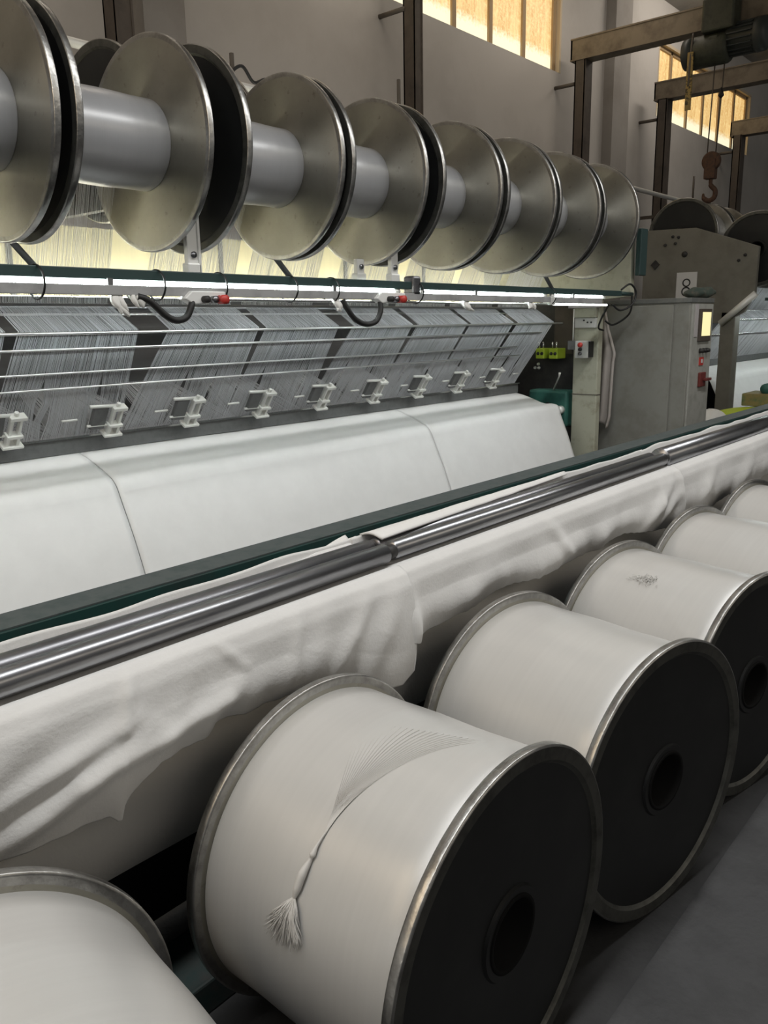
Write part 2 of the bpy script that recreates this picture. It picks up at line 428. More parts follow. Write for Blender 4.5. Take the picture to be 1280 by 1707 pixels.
# ------------------------------------------------------------------ warp yarn beams (flanged spools)
FR = .378
def make_spool(name, wind_r, yarn, L=.52, seg=128):
    root = bpy.data.objects.new(name, None); COL.objects.link(root); root.empty_display_size = .1
    hl = L / 2
    w = MB()
    prof = [(-hl + .022, .082)]
    n = 10
    prof += [(-hl + .022, wind_r - .006), (-hl + .030, wind_r)]
    prof += [(-hl + .03 + (L - .06) * i / n, wind_r + .0012 * sin(i * 1.3)) for i in range(1, n)]
    prof += [(hl - .030, wind_r), (hl - .022, wind_r - .006), (hl - .022, .082)]
    w.lathe(prof, seg); o = w.build('yarn_winding', yarn, root)
    for s in (-1, 1):
        f = MB()
        a = lambda t: s * (hl - .025 + t)
        f.lathe([(a(.0), .075), (a(.0), FR - .020)], seg, smooth=False, mi=0)                 # inner face
        f.lathe([(a(.014), FR - .040), (a(.013), .20), (a(.013), .098), (a(.019), .094), (a(.019), .075)], seg, smooth=False, mi=1)   # recessed outer face
        f.lathe([(a(.019), .075), (a(.0), .075)], 48, mi=1)
        fo = f.build('flange', ['flange', 'black_face'], root)
        r = MB()
        r.lathe([(a(.013), FR - .042), (a(.018), FR - .036), (a(.022), FR - .032), (a(.023), FR - .005)], seg, smooth=False, mi=1)
        r.lathe([(a(.023), FR - .005), (a(.0215), FR - .001), (a(.019), FR), (a(.003), FR), (a(.0005), FR - .0015), (a(.0), FR - .006), (a(.0), FR - .020)], seg, smooth=True, mi=0)
        r.build('rim', ['rim', 'dark_ring'], fo)
    c = MB(); c.lathe([(-hl + .004, .080), (-hl + .004, .071), (hl - .004, .071), (hl - .004, .080)], 48, closed=True)
    c.build('core_tube', 'bore', root)
    return root

def copy_tree(o, parent=None):
    c = o.copy(); COL.objects.link(c)
    if parent: c.parent = parent
    for ch in o.children: copy_tree(ch, c)
    return c

UY, UZ = 2.793, 2.214
UX = [(.871, 1.391), (1.438, 1.954), (2.104, 2.620), (2.663, 3.175), (3.287, 3.806), (3.851, 4.366), (4.402, 4.919), (4.971, 5.473)]
front_labels = ['raised yarn beam with its left part cut off by the photo left edge',
                'raised yarn beam showing the longest stretch of white yarn, second from the left edge',
                'raised yarn beam right of the widest dark gap, third from the left edge',
                'raised yarn beam above the middle of the lamp rail, fourth from the left edge',
                'raised yarn beam above the second switch box, fifth from the left edge',
                'raised yarn beam, third from the right end of the hanging front row',
                'raised yarn beam next to last at the right end of the front row',
                'raised yarn beam at the right end of the front row, its whole bright disc showing']
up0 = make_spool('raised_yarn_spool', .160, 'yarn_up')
for i, (a, c) in enumerate(UX):
    o = up0 if i == 0 else copy_tree(up0)
    o.location = ((a + c) / 2, UY, UZ); o.rotation_euler = (i * 1.1, 0, 0)
    tag(o, front_labels[i], 'yarn beam', 'raised yarn beams of the front row')
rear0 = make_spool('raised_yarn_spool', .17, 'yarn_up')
rear8 = None
rear_labels = ['dark yarn beam of the back row, hidden at the left behind the first disc',
               'dark round yarn beam of the back row peeking out above the second front beam']
for i in range(6):
    o = rear0 if i == 0 else copy_tree(rear0)
    o.location = (1.84 + .6 * i - (.21 if i == 0 else 0), 3.5, 2.40); o.rotation_euler = (i * .7, 0, 0)
    tag(o, rear_labels[i] if i < 2 else ['yarn beam of the back row hidden behind the third front disc', 'yarn beam of the back row hidden behind the fourth front disc',
        'yarn beam of the back row hidden behind the fifth front disc', 'yarn beam of the back row hidden behind the last front discs'][i - 2], 'yarn beam', 'yarn beams of the back row')
for (xr, lab, zz, yy, x0, x1) in ((0, 'dark steel shaft carrying the front row of raised yarn beams', UZ, UY, .3, 5.86), (0, 'dark steel shaft carrying the back row of yarn beams', 2.40, 3.5, .3, 5.86)):
    tag(MB().tube([(x0, yy, zz), (x1, yy, zz)], .055, 32).build('beam_shaft', 'dull_rod'), lab, 'shaft')

# floor spools: centre of the front flange and of the rear flange
def yaw_of(deg): return radians(deg)
FS = [((.262, .662), 8.0), ((1.208, .715), .6), ((1.933, .700), 9.5), ((2.672, .700), 11.5), ((3.42, .70), 11.5), ((4.19, .70), 11.5)]
floor_labels = ['full white yarn spool at the bottom left corner, its near end cut off',
                'full white yarn spool on the floor with a knotted yarn tail and fluffy tuft',
                'full white yarn spool on the floor, right behind the one with the yarn tail',
                'full white yarn spool with a small fuzzy smear on top, at the right edge',
                'full white yarn spool second from the far end of the floor row',
                'farthest white yarn spool of the floor row, only its rim and corner in view']
fs0 = make_spool('yarn_spool', .350, 'yarn', L=.555, seg=160)
for i, ((x, y), yw) in enumerate(FS):
    o = fs0 if i == 0 else copy_tree(fs0)
    d = Vector((sin(radians(yw)), cos(radians(yw)), 0))
    c = Vector((x, y, FR)) + d * .2775
    o.location = c
    # local X -> pointing away from the aisle
    o.rotation_euler = (0, 0, pi / 2 - radians(yw))
    tag(o, floor_labels[i], 'yarn spool', 'full yarn spools on the floor')
    if i == 1: spool1 = o
    if i == 3: spool3 = o

# loose yarn end on the second spool: fan of threads, knotted tail, tuft (local X runs along the axis)
def on_spool(ax, deg, r=.351):       # ax measured from the front flange
    t = radians(deg)                  # angle from world +x towards up; local frame rotated 90 deg about z
    return Vector((ax - .2775, -r * cos(t), r * sin(t)))
# local Y of the rotated spool points to world -x: world x = -local y
fan = MB()
for k in range(22):
    t = k / 21
    A0, D0 = .12 + .25 * t, 78 + 18 * t
    pts = []
    for i in range(17):
        q = i / 16
        ax = (1 - q) ** 1.5 * A0 + (1 - (1 - q) ** 1.5) * .262
        pts.append(on_spool(ax, D0 + (138 - D0) * q, .3504 + .0022 * q))
    fan.tube(pts, .0005, 4)
o = fan.build('yarn_tail', 'fan_thread', spool1)
kn = MB()
pth = [on_spool(.2625, 136, .353), on_spool(.265, 140, .356), on_spool(.2655, 143, .357), on_spool(.268, 145, .355), on_spool(.2705, 149, .359), on_spool(.273, 153.5, .358), on_spool(.276, 156.5, .355)]
sp = smooth_path(pth, 6)
rr = [lerp_pts([(0, .0015), (6, .003), (12, .0065), (15, .003), (24, .0085), (30, .008), (36, .003)], i) for i in range(len(sp))]
kn.tube(sp, rr, 10)
kn.build('yarn_knot', 'fan_thread', spool1)
tf = MB()
for k in range(260):
    a = random.uniform(-1, 1); L = random.uniform(.5, 1)
    p0 = on_spool(.276, 156, .355)
    p1 = on_spool(.276 + .018 * a, 156 + 6 * L, .358 + random.uniform(0, .010))
    p2 = on_spool(.284 + .058 * a * L + random.uniform(-.006, .006), 157 + 15 * L * (1 - .25 * a * a), .354 + random.uniform(0, .012))
    tf.tube(smooth_path([p0, p1, p2], 4), [.001, .001, .001, .001, .001, .0009, .0008, .0006, .0003], 4)
tag(tf.build('yarn_tuft', 'tuft', spool1), 'fluffy greyish yarn tuft', kind=None)
fz = MB()
for k in range(60):
    c0 = on_spool(.33 + random.gauss(0, .022), 116 + random.gauss(0, 1.8), .350)
    fz.tube(smooth_path([c0, c0 + Vector((random.uniform(-.012, .012), random.uniform(-.012, .012), .006)), c0 + Vector((random.uniform(-.02, .02), random.uniform(-.02, .02), .002))], 3), .0008, 3)
fz.build('fuzz', 'fan_thread', spool3)

# ------------------------------------------------------------------ take-up stand with green beam
st = thing('take_up_stand', 'long dark green steel beam with dusty top in front of the knitting machine', 'machine stand', (2.5, 1.7, 0))
bm = MB().box(-.9, 7.6, 1.683, 1.787, .70, .930)
part(bm, 'beam', ['green'], st, bevel=.004)
part(MB().box(-.9, 7.6, 1.685, 1.787, .930, .934), 'top_plate', 'green_top', st)
for x in (-.5, 2.35, 5.1, 7.3):
    part(MB().box(x - .05, x + .05, 1.69, 1.78, 0, .70), 'leg', 'green', st)
part(MB().box(-.9, 7.6, 1.700, 1.712, .02, .70), 'shade_panel', 'under_shade', st)  # added dark sheet in place of the shade under the cloth
part(MB().box(-.9, 5.6, 1.36, 1.54, .0, .085), 'foot_rail', 'foot_green', st, bevel=.006)
for x in (-.52, 1.66, 3.67, 5.9):
    part(MB().box(x - .015, x + .015, 1.41, 1.69, .80, .868), 'support_arm', 'green', st, bevel=.004)

# rods the cloth passes under
def rod(x0, x1, y, r, lab, m, z=.93, collar=True):
    t = thing('cloth_rod', lab, 'rod', ((x0 + x1) / 2, y, z), 'steel rods over the draped cloth')
    part(MB().lathe([(x0, 0), (x0, r - .004), (x0 + .004, r), (x1 - .004, r), (x1, r - .004), (x1, 0)], 36, 'X', (0, y, z)), 'rod', m, t)
    if collar:
        part(MB().lathe([(x1 - .001, 0), (x1 - .001, r * .7), (x1 + .035, r * .7), (x1 + .035, 0)], 28, 'X', (0, y, z)), 'journal', 'dark', t)
rod(-.8, 1.665, 1.428, .028, 'shiny steel rod in front of the darker rod, lower left part', 'chrome')
rod(-.8, 1.675, 1.492, .030, 'darker dull steel rod along the left cloth, against the white cloth fold', 'dull_rod', .928, False)
rod(1.70, 3.63, 1.437, .028, 'shiny steel rod along the middle draped cloth', 'chrome')
rod(1.70, 3.63, 1.497, .028, 'dull steel rod half covered by the middle white cloth', 'dull_rod', .928, False)
rod(3.665, 6.6, 1.462, .050, 'thick bright chrome rod at the right end of the cloth line', 'chrome', .925, False)

# white plush cloth hanging from under the rods
def drape(x0, x1, hem, lab, seed, rods_end, folds, back_top, edge_l=0, edge_r=0):
    def prof(t):      # top back -> under the rods -> front -> down
        P = [(1.552, back_top), (1.545, .925), (1.528, .900), (1.490, .890), (1.43, .893), (1.395, .895), (1.374, .880), (1.362, .850), (1.358, .800)]
        s = t * (len(P) - 1); i = min(int(s), len(P) - 2); f = s - i
        return P[i][0] + (P[i + 1][0] - P[i][0]) * f, P[i][1] + (P[i + 1][1] - P[i][1]) * f
    SP = .42
    def fn(u, v):
        x = x0 + (x1 - x0) * u
        hz = lerp_pts(hem, x) + .003 * noise.noise(Vector((x * 9, seed, 0))) + .004 * noise.noise(Vector((x * 30, seed, 3)))
        if v < SP:
            y, z = prof(v / SP)
            k = max(0, (v / SP - .55) / .45)
            if v < SP * .25:
                z += .012 * noise.noise(Vector((x * 4, seed, 5))) * (1 - v / (SP * .25)); y += .010 * noise.noise(Vector((x * 5, seed, 9)))
        else:
            w = (v - SP) / (1 - SP)
            z = .80 + (hz - .80) * w; y = 1.358 - .012 * sin(w * pi) + .012 * w
            k = 1.
        d = folds(x, z) + (.022 if seed == 1 else 0) * max(0, 1 - (x1 - x) / .25)
        d = d * .8 + .006 * noise.noise(Vector((x * 3.2, z * 4, seed + 20))) + .003 * noise.noise(Vector((x * 9, z * 9, seed + 40)))
        hemk = max(0, 1 - (z - hz) / .10) if v >= SP else 0
        y -= d * k
        y -= hemk * (.006 + .012 * noise.noise(Vector((x * 11, seed, 60))))
        if edge_l: e = exp(-((x - x0 - .035) / .025) ** 2) * max(0, min(1, (.86 - z) / .15)); y -= edge_l * e * k
        if edge_r: e = exp(-((x - x1) / .05) ** 2); y -= edge_r * e * k
        return (x, y, z)
    b = MB().grid(fn, int((x1 - x0) / .008), 90)
    o = b.build('draped_cloth', 'plush', solid=.006)
    tag(o, lab, 'cloth', 'white plush cloth lengths over the rods')
    return o

def ridge(x, z, p, q, w, h):
    """soft crease along the segment p-q"""
    dx, dz = q[0] - p[0], q[1] - p[1]; L2 = dx * dx + dz * dz
    t = max(0, min(1, ((x - p[0]) * dx + (z - p[1]) * dz) / L2))
    d2 = (x - p[0] - t * dx) ** 2 + (z - p[1] - t * dz) ** 2
    return h * exp(-d2 / (w * w)) * (1 - .55 * abs(2 * t - 1))

def folds1(x, z):
    d = 0
    for (p, q, w, h) in (((.831, .93), (.775, .79), .014, .020), ((.90, .90), (.76, .70), .06, .016), ((.996, .92), (1.094, .81), .012, .012),
                         ((1.287, .92), (1.214, .695), .022, .014), ((1.35, .85), (1.28, .70), .04, .014), ((.80, .80), (.52, .735), .022, .022), ((1.03, .755), (.68, .715), .020, .022),
                         ((.84, .765), (.52, .665), .025, .024), ((1.52, .86), (1.37, .69), .025, .018), ((1.62, .84), (1.50, .66), .035, .016),
                         ((.60, .84), (.30, .72), .04, .022), ((1.10, .80), (.98, .71), .025, .010), ((.70, .70), (.50, .645), .02, .014), ((.95, .84), (.86, .72), .03, .010)):
        d += ridge(x, z, p, q, w, h)
    return d * .95
def folds2(x, z):
    d = 0
    for (p, q, w, h) in (((2.48, .86), (2.62, .70), .03, .020), ((2.62, .74), (2.2, .68), .05, .018), ((3.55, .84), (3.2, .66), .035, .024), ((3.62, .78), (3.35, .66), .03, .02),
                         ((2.95, .78), (2.75, .68), .05, .015), ((2.1, .80), (1.85, .68), .05, .016), ((3.45, .86), (3.40, .68), .025, .014)):
        d += ridge(x, z, p, q, w, h)
    return d
def folds3(x, z):
    d = 0
    for (p, q, w, h) in (((4.1, .84), (3.85, .66), .05, .02), ((4.7, .82), (4.4, .64), .06, .02), ((5.2, .8), (5.0, .66), .06, .02)):
        d += ridge(x, z, p, q, w, h)
    return d
drape(-.75, 1.685, [(-.8, .62), (.45, .64), (.52, .635), (.573, .623), (.63, .62), (.692, .618), (.737, .614), (.757, .590), (.765, .592), (.772, .622), (.785, .636), (.808, .65), (.842, .668), (.86, .68), (.905, .681), (.975, .683), (.987, .692), (1.005, .709), (1.043, .708), (1.103, .695), (1.139, .696), (1.214, .695), (1.378, .655), (1.601, .576), (1.64, .57), (1.685, .60)],
      'left white plush cloth length with diagonal folds hanging from under the rods', 1, 1.66, folds1, .956)
drape(1.655, 3.66, [(1.648, .69), (1.696, .682), (1.78, .689), (1.899, .7), (2.026, .697), (2.129, .715), (2.237, .713), (2.394, .694), (2.498, .695), (2.654, .703), (2.849, .694), (3.062, .71), (3.368, .66), (3.588, .629), (3.66, .63)],
      'middle white plush cloth length with a curled left edge over the thin rods', 2, 3.66, folds2, .958, edge_l=.03, edge_r=.02)
drape(3.64, 6.4, [(3.616, .674), (3.784, .677), (4.115, .631), (4.287, .654), (4.576, .648), (5.002, .668), (6.4, .65)],
      'right white plush cloth length hanging under the thick chrome rod', 3, 6.5, folds3, .965)

# middle cloth also lies over the dull rod: fold-back flap, and wrapped roll of cloth below
fl = MB().grid(lambda u, v: (1.70 + 1.2 * u, 1.552 - .085 * v * (1 - .75 * u) , .958 + .010 * sin(v * pi) + .003 * noise.noise(Vector((u * 9, v * 2, 1)))), 70, 10)
tag(fl.build('cloth_flap', 'plush', solid=.006), 'narrow white cloth flap lying over the dull rod beside the green beam', 'cloth')
fl = MB().grid(lambda u, v: (1.30 + .36 * u, 1.540 + .034 * v * u * u, .934 + .026 * v * u ** 1.5 + .003 * sin(u * 9)), 40, 8)
tag(fl.build('cloth_flap', 'plush', solid=.005), 'small upturned white cloth corner left of the rod joint', 'cloth')

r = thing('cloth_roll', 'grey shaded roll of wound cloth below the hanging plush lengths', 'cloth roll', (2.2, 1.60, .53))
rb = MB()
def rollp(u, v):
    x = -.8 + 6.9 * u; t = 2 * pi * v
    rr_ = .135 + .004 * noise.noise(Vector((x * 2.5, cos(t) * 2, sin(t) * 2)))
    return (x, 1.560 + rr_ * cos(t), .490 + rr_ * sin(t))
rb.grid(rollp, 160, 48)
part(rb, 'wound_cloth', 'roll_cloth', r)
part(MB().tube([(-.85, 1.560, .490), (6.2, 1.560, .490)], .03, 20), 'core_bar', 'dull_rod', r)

# ------------------------------------------------------------------ knitting machine
mc = thing('knitting_machine', 'long warp knitting machine with thread rods, needle bed and cream end post', 'knitting machine', (3.5, 3.6, 0))
mcx0, mcx1 = .2, 5.62
part(MB().box(mcx0, 5.75, 3.62, 3.78, .0, 1.70), 'back_panel', 'dark2', mc)
part(MB().tube([(.4, 3.40, 1.50), (5.5, 3.40, 1.50)], .012, 12), 'added_inner_light', 'inner_fill', mc)  # added hidden light to brighten the yarn from behind
part(MB().box(.3, 5.6, 3.372, 3.378, 1.47, 1.545), 'added_light_shield', 'dark', mc)  # added strip that hides the inner light from view
part(MB().box(mcx0, 5.70, 3.46, 3.62, .92, 1.06), 'guide_bar_housing', 'dark', mc)
part(MB().box(mcx0, 5.60, 3.40, 3.50, 1.015, 1.085), 'needle_bed', 'comb', mc, bevel=.003)
part(MB().box(mcx0, 5.60, 3.385, 3.41, 1.083, 1.092), 'needle_bed_edge', 'bright', mc)
for (y, z, rad, x1, m) in ((3.215, 1.640, .016, 5.50, 'dull_rod'), (3.205, 1.612, .005, 5.50, 'shiny'), (3.062, 1.538, .006, 5.66, 'shiny'), (3.103, 1.476, .005, 5.42, 'shiny'), (3.172, 1.380, .004, 5.2, 'shiny'), (3.212, 1.316, .004, 5.3, 'shiny')):
    part(MB().tube([(mcx0, y, z), (x1, y, z)], rad, 10), 'thread_rod', m, mc)
for x in (1.0, 1.55, 2.01, 2.44, 2.90, 3.35, 3.81, 4.25, 4.69, 5.13):
    k = MB(); y0 = 3.350; PV = (x, y0, 1.092); RT = Matrix.Rotation(radians(33), 3, 'X')
    def bx(x0, x1, a0, a1, z0, z1): k.box(x0, x1, a0, a1, z0, z1, rot=RT, piv=PV)
    def tl(p): return tuple(RT @ (Vector(p) - Vector(PV)) + Vector(PV))
    bx(x - .045, x + .045, y0 - .03, y0 + .02, 1.092, 1.104)
    bx(x - .028, x - .014, y0 - .02, y0 + .01, 1.10, 1.147); bx(x + .014, x + .028, y0 - .02, y0 + .01, 1.10, 1.147)
    bx(x - .034, x + .034, y0 - .03, y0 + .01, 1.144, 1.158)
    bx(x - .025, x - .013, y0 - .02, y0 + .005, 1.157, 1.237); bx(x + .013, x + .025, y0 - .02, y0 + .005, 1.157, 1.237)
    bx(x - .034, x + .036, y0 - .03, y0 + .01, 1.234, 1.250)
    k.tube([tl((x - .005, y0 - .01, 1.250)), tl((x - .005, y0 - .01, 1.268))], .010, 10)
    h_ = part(k, 'lift_bracket', 'cast', mc, bevel=.0025)
    part(MB().tube([tl((x - .14, y0 - .005, 1.256)), tl((x - .03, y0 - .005, 1.250))], .008, 8), 'pivot_pin', 'cast', h_)
    part(MB().tube([tl((x - .13, y0 - .005, 1.150)), tl((x - .03, y0 - .005, 1.148))], .006, 8), 'pivot_pin', 'cast', h_)
    part(MB().box(x - .115, x - .045, y0 - .01, y0 + .012, 1.13, 1.245, rot=RT, piv=PV), 'spring_block', 'grey_face', h_, bevel=.004)
    part(MB().tube([tl((x + .20, y0 - .01, 1.197)), tl((x + .27, y0 - .01, 1.197))], .005, 8), 'glint_rod', 'cast', h_)  # short pale rod standing in for a white glint between brackets
# end frame and cream post at the right end
END = [(3.862, 1.70), (3.862, 2.484), (3.314, 2.47), (2.62, 2.246), (2.60, 1.72), (2.86, 1.70)]
part(MB().prism(END, 'X', 5.80, 5.86), 'end_frame', 'post', mc, bevel=.004)
part(MB().box(5.79, 5.90, 2.535, 2.575, 1.86, 2.18), 'edge_strip', 'rail_green', mc, bevel=.006)
part(MB().box(5.84, 5.91, 2.855, 3.06, 0, 1.70), 'end_post', 'post', mc, bevel=.008)
part(MB().box(5.836, 5.913, 2.852, 3.062, .996, 1.002), 'post_seam', 'wire', mc)
part(MB().box(5.98, 6.16, 3.12, 3.90, 0, 1.70), 'end_housing', 'dark', mc)
part(MB().box(5.97, 5.985, 3.14, 3.30, 1.30, 1.70), 'inspection_panel', 'column', mc)
gb = part(MB().box(5.84, 6.0, 3.10, 3.45, .735, 1.02), 'gearbox', 'teal', mc, bevel=.02)
part(MB().lathe([(5.826, 0), (5.826, .022), (5.842, .026), (5.842, 0)], 24, 'X', (0, 3.27, .90)), 'oil_plug', 'dark', gb)
part(MB().lathe([(5.79, 0), (5.79, .030), (5.84, .034), (5.84, 0)], 24, 'X', (0, 3.15, .87)), 'shaft_end', 'cast', gb)
part(MB().tube([(5.87, 3.24, 1.02), (5.83, 3.17, 1.13), (5.82, 3.16, 1.16)], [.006, .006, .010], 8), 'lever', 'cast', gb)
part(MB().box(5.86, 5.93, 3.10, 3.42, .40, .735), 'lower_housing', 'dark', mc)
# lime green valve blocks
for i, y in enumerate((3.235, 3.352)):
    v = thing('valve_block', ['lime green valve block beside the cream post, nearer the post', 'lime green valve block beside the cream post, farther from the post'][i], 'valve block', (5.86, y, 1.27), 'lime green valve blocks')
    part(MB().box(5.84, 5.975, y - .038, y + .038, 1.265, 1.345), 'body', 'yellow_green', v, bevel=.006)
    for dy in (-.018, .016):
        part(MB().tube([(5.86, y + dy, 1.34), (5.86, y + dy, 1.395)], .006, 8), 'pipe_fitting', 'bright', v)
        part(MB().lathe([(5.834, 0), (5.834, .012), (5.842, .014), (5.842, 0)], 14, 'X', (0, y + dy, 1.305)), 'port', 'dark', v)
# white breakers and screws in the dark end housing
for (y, z) in ((3.44, 1.215), (3.47, 1.185), (3.435, 1.185)):
    part(MB().lathe([(5.965, 0), (5.965, .010), (5.982, .012), (5.982, 0)], 14, 'X', (0, y, z)), 'bolt_head', 'cast', mc)

# yarn sheets
def sheet(name, rows, n, lab, group, mat, rad=.00075, jit=.0012, seed=0, thin=None, splits=()):
    """rows: list of (y, z, x_left, x_right) from top to bottom; thin threads side by side"""
    rnd = random.Random(seed); b = MB()
    for k in range(n):
        t = (k + .5) / n
        if rnd.random() < .04: continue
        r = rad * (1.7 if rnd.random() < .06 else rnd.uniform(.8, 1.1))
        o1, o2 = rnd.uniform(-jit, jit) * 2, rnd.uniform(-jit, jit)
        pts = []
        for i, (y, z, a, c) in enumerate(rows):
            x = a + (c - a) * t + (o1 if i == 0 else o2)
            for (row, ts, w) in splits:           # small openings where the sheet parts
                if row == i: x += math.copysign(w, t - ts) * exp(-abs(t - ts) / .10)
            pts.append((x, y + rnd.uniform(-.002, .002), z))
        b.tube(pts, [r * q for q in thin] if thin else r, 3, caps=False)
    return tag(b.build(name, mat), lab, 'yarn sheet', group, 'stuff')
ordw = ['first', 'second', 'third', 'fourth', 'fifth', 'sixth', 'seventh', 'eighth']
SH = .06
barL = [a + SH for a, c in UX]; barR = [c + SH for a, c in UX]
for i, (a, c) in enumerate(UX):
    nl = (barR[i - 1] + barL[i]) / 2 if i else barL[i] - .03
    nr = (barL[i + 1] + barR[i]) / 2 if i < 7 else barR[i] + .02
    mixr = lambda q: (barL[i] * (1 - q) + nl * q, barR[i] * (1 - q) + nr * q)
    rows = [(UY + .155, UZ + .03, a + .03, c - .03), (3.225, 1.66, a + .045, c + .025), (3.065, 1.548, barL[i], barR[i]),
            (3.20, 1.367, *mixr(.40)), (3.285, 1.252, *mixr(.64)), (3.345, 1.172, *mixr(.81)), (3.41, 1.085, nl, nr)]
    lab = 'white yarn sheet running down from the %s raised beam counted from the left' % ordw[i]
    sh = random.Random(300 + i)
    sp_ = [(4, sh.uniform(.22, .42), .016), (4, sh.uniform(.62, .8), .010), (5, sh.uniform(.3, .45), .014), (5, sh.uniform(.6, .85), .008)]
    sheet('yarn_sheet', rows, 250, lab, 'front yarn sheets of the knitting machine', 'thread', .00085, seed=i, thin=(.4, .75, 1, 1, 1, 1, 1), splits=sp_)
for i in range(10):
    a = .72 + .48 * i; c = a + .34
    rows = [(3.56, 1.30, a + .02, c - .02), (3.43, 1.09, a + .10, min(c + .30, 5.6))]
    sheet('crossing_yarn_sheet', rows, 80, 'slanting yarn sheet crossing behind the lift brackets, number %s from the left' % (ordw + ['ninth', 'tenth'])[i], 'crossing yarn sheets of the knitting machine', 'thread_dim', .0009, seed=40 + i)

# knitted fabric web leaving the needle bed, three panels side by side
FP = smooth_path([(3.41, 1.012, 0), (3.35, .998, 0), (3.28, .976, 0), (3.22, .953, 0), (3.185, .938, 0), (3.158, .924, 0), (3.132, .902, 0), (3.112, .872, 0), (3.095, .835, 0), (3.02, .68, 0), (2.955, .52, 0), (2.88, .34, 0), (2.82, .16, 0)], 8)
def web(x0, x1, lab, cut=0):
    n = len(FP) - 1
    def fn(u, v):
        i = min(int(v * n), n); p = FP[i]
        xr = x1
        if cut:
            xr = x1 + lerp_pts([(0, -.07), (.30, -.05), (.37, -.02), (.39, .05), (.45, .10), (.5, .11), (.8, .06), (1, .05)], v) 
        x = x0 + (xr - x0) * u
        return (x, p[0] + .002 * noise.noise(Vector((x * 2, p[1] * 3, 0))), p[1] + .003 * noise.noise(Vector((x * 3, p[0] * 4, 2))))
    o = MB().grid(fn, int((x1 - x0) / .03), n).build('fabric_web', 'knit', solid=.004)
    tag(o, lab, 'fabric', 'white knitted fabric panels leaving the needle bed')
web(.1, 1.878, 'smooth white knitted fabric panel at the left, cut by the photo edge')
web(1.882, 4.098, 'smooth white knitted fabric panel in the middle between two slits')
web(4.102, 5.66, 'smooth white knitted fabric panel at the right end with rounded roller edge', 1)
tag(MB().lathe([(.0, 0), (.0, .034), (5.70, .034), (5.70, 0)], 40, 'X', (0, 3.172, .880)).build('breast_roller', 'dull_rod'), 'steel roller hidden under the white fabric bend', 'roller')

# lit cream backing board behind the yarn
bb = thing('backing_board', 'cream board behind the yarn between the raised beams and the lamp rail', 'board', (3.5, 3.82, 1.7))
part(MB().box(.4, 7.3, 4.10, 4.12, 1.56, 2.072), 'board', 'cream', bb)
part(MB().tube([(.5, 3.885, 1.70), (7.0, 3.885, 1.70)], .013, 12), 'added_board_light', 'board_fill', bb)  # added hidden light that brightens the board from below
part(MB().box(  .5, 7.0, 3.87, 4.10, 1.64, 1.66), 'added_light_tray', 'dark', bb)  # tray under the added board light
for x in (2.0, 3.3, 4.4, 5.3):
    part(MB().box(x - .012, x + .012, 4.085, 4.10, 1.66, 2.085), 'seam_batten', 'comb', bb)
for i, (x0, x1) in enumerate(((1.50, 1.62), (2.80, 2.95), (5.40, 5.58))):
    tag(MB().tube([(x0 - .02, 3.10, 1.93), (x1 + .03, 3.10, 1.74)], .014, 8).build('diagonal_strut', 'dark2'), ['dark diagonal strut above the lamp rail at the left edge', 'dark diagonal strut above the lamp rail below the third front beam', 'dark diagonal strut above the lamp rail near its right end'][i], 'strut', 'diagonal struts above the lamp rail')

# ------------------------------------------------------------------ lamp rail
lr = thing('lamp_rail', 'dark green rail with glowing fluorescent tubes running below the raised beams', 'lamp rail', (3.0, 2.6, 1.73))
part(MB().box(.2, 5.62, 2.585, 2.625, 1.716, 1.752), 'rail', 'rail_green', lr, bevel=.003)
part(MB().tube([(5.6, 2.6, 1.735), (5.82, 2.6, 1.733)], .014, 12), 'rail_end_pipe', 'rail_green', lr)
part(MB().box(.2, 5.30, 2.574, 2.584, 1.664, 1.697), 'cover_strip', 'cover_grey', lr, bevel=.002)
for x in (.5, 1.6, 2.7, 3.8, 4.9):
    part(MB().box(x - .01, x + .01, 2.576, 2.60, 1.69, 1.72), 'strip_bracket', 'grey_face', lr)
for (a, c) in ((.3, 3.15), (3.34, 4.56), (4.66, 5.36)):
    part(MB().tube([(a, 2.598, 1.7065), (c, 2.598, 1.7065)], .0078, 14), 'fluorescent_tube', 'tube', lr)
    for e in (a, c):
        part(MB().tube([(e - .02, 2.598, 1.7065), (e + .02, 2.598, 1.7065)], .0095, 12), 'tube_cap', 'cast', lr)
for (a, c) in ((2.10, 4.62), (4.68, 5.42)):
    part(MB().tube([(a, 2.60, 1.655), (c, 2.60, 1.655)], .006, 12), 'lower_tube', 'tube_dim' if a > 4 else 'bright', lr)
for x in (1.80, 2.08, 2.70, 2.45, 3.3, 4.62, 1.35):
    part(MB().lathe([(x - .003, .052), (x - .003, .056), (x + .003, .056), (x + .003, .052)], 20, 'X', (0, 2.603, 1.702), closed=True), 'cable_tie', 'black_rubber', lr)
part(MB().box(4.60, 4.66, 2.572, 2.63, 1.65, 1.70), 'tube_holder', 'cast', lr, bevel=.006)
# hangers from the beam cradle down to the rail
for i, (x, y) in enumerate(((2.005, 2.66), (3.02, 2.72), (3.20, 2.66))):
    hg = thing('rail_hanger', ['steel hanger wrapped with tape below the widest gap between discs', 'pale flat hanger bar below the fourth front beam', 'slanted steel hanger right of the pale flat hanger bar'][i], 'hanger', (x, y, 1.75), 'steel hangers above the lamp rail')
    hb_ = MB().box(x - .025, x + .025, y - .012, y + .012, 1.752, 1.855 if i == 1 else 2.00)
    if i == 0: hb_.box(x + .02, x + .032, y - .02, y + .03, 1.752, 2.02)
    part(hb_, 'bar', 'cast', hg, bevel=.003)
    part(MB().tube([(x, y - .02, 1.82), (x, y + .02, 1.82)], .012, 10), 'bolt', 'dull_rod', hg)
    part(MB().box(x - .032, x + .032, y - .02, y + .02, 1.75, 1.79), 'foot', 'cast', hg, bevel=.006)
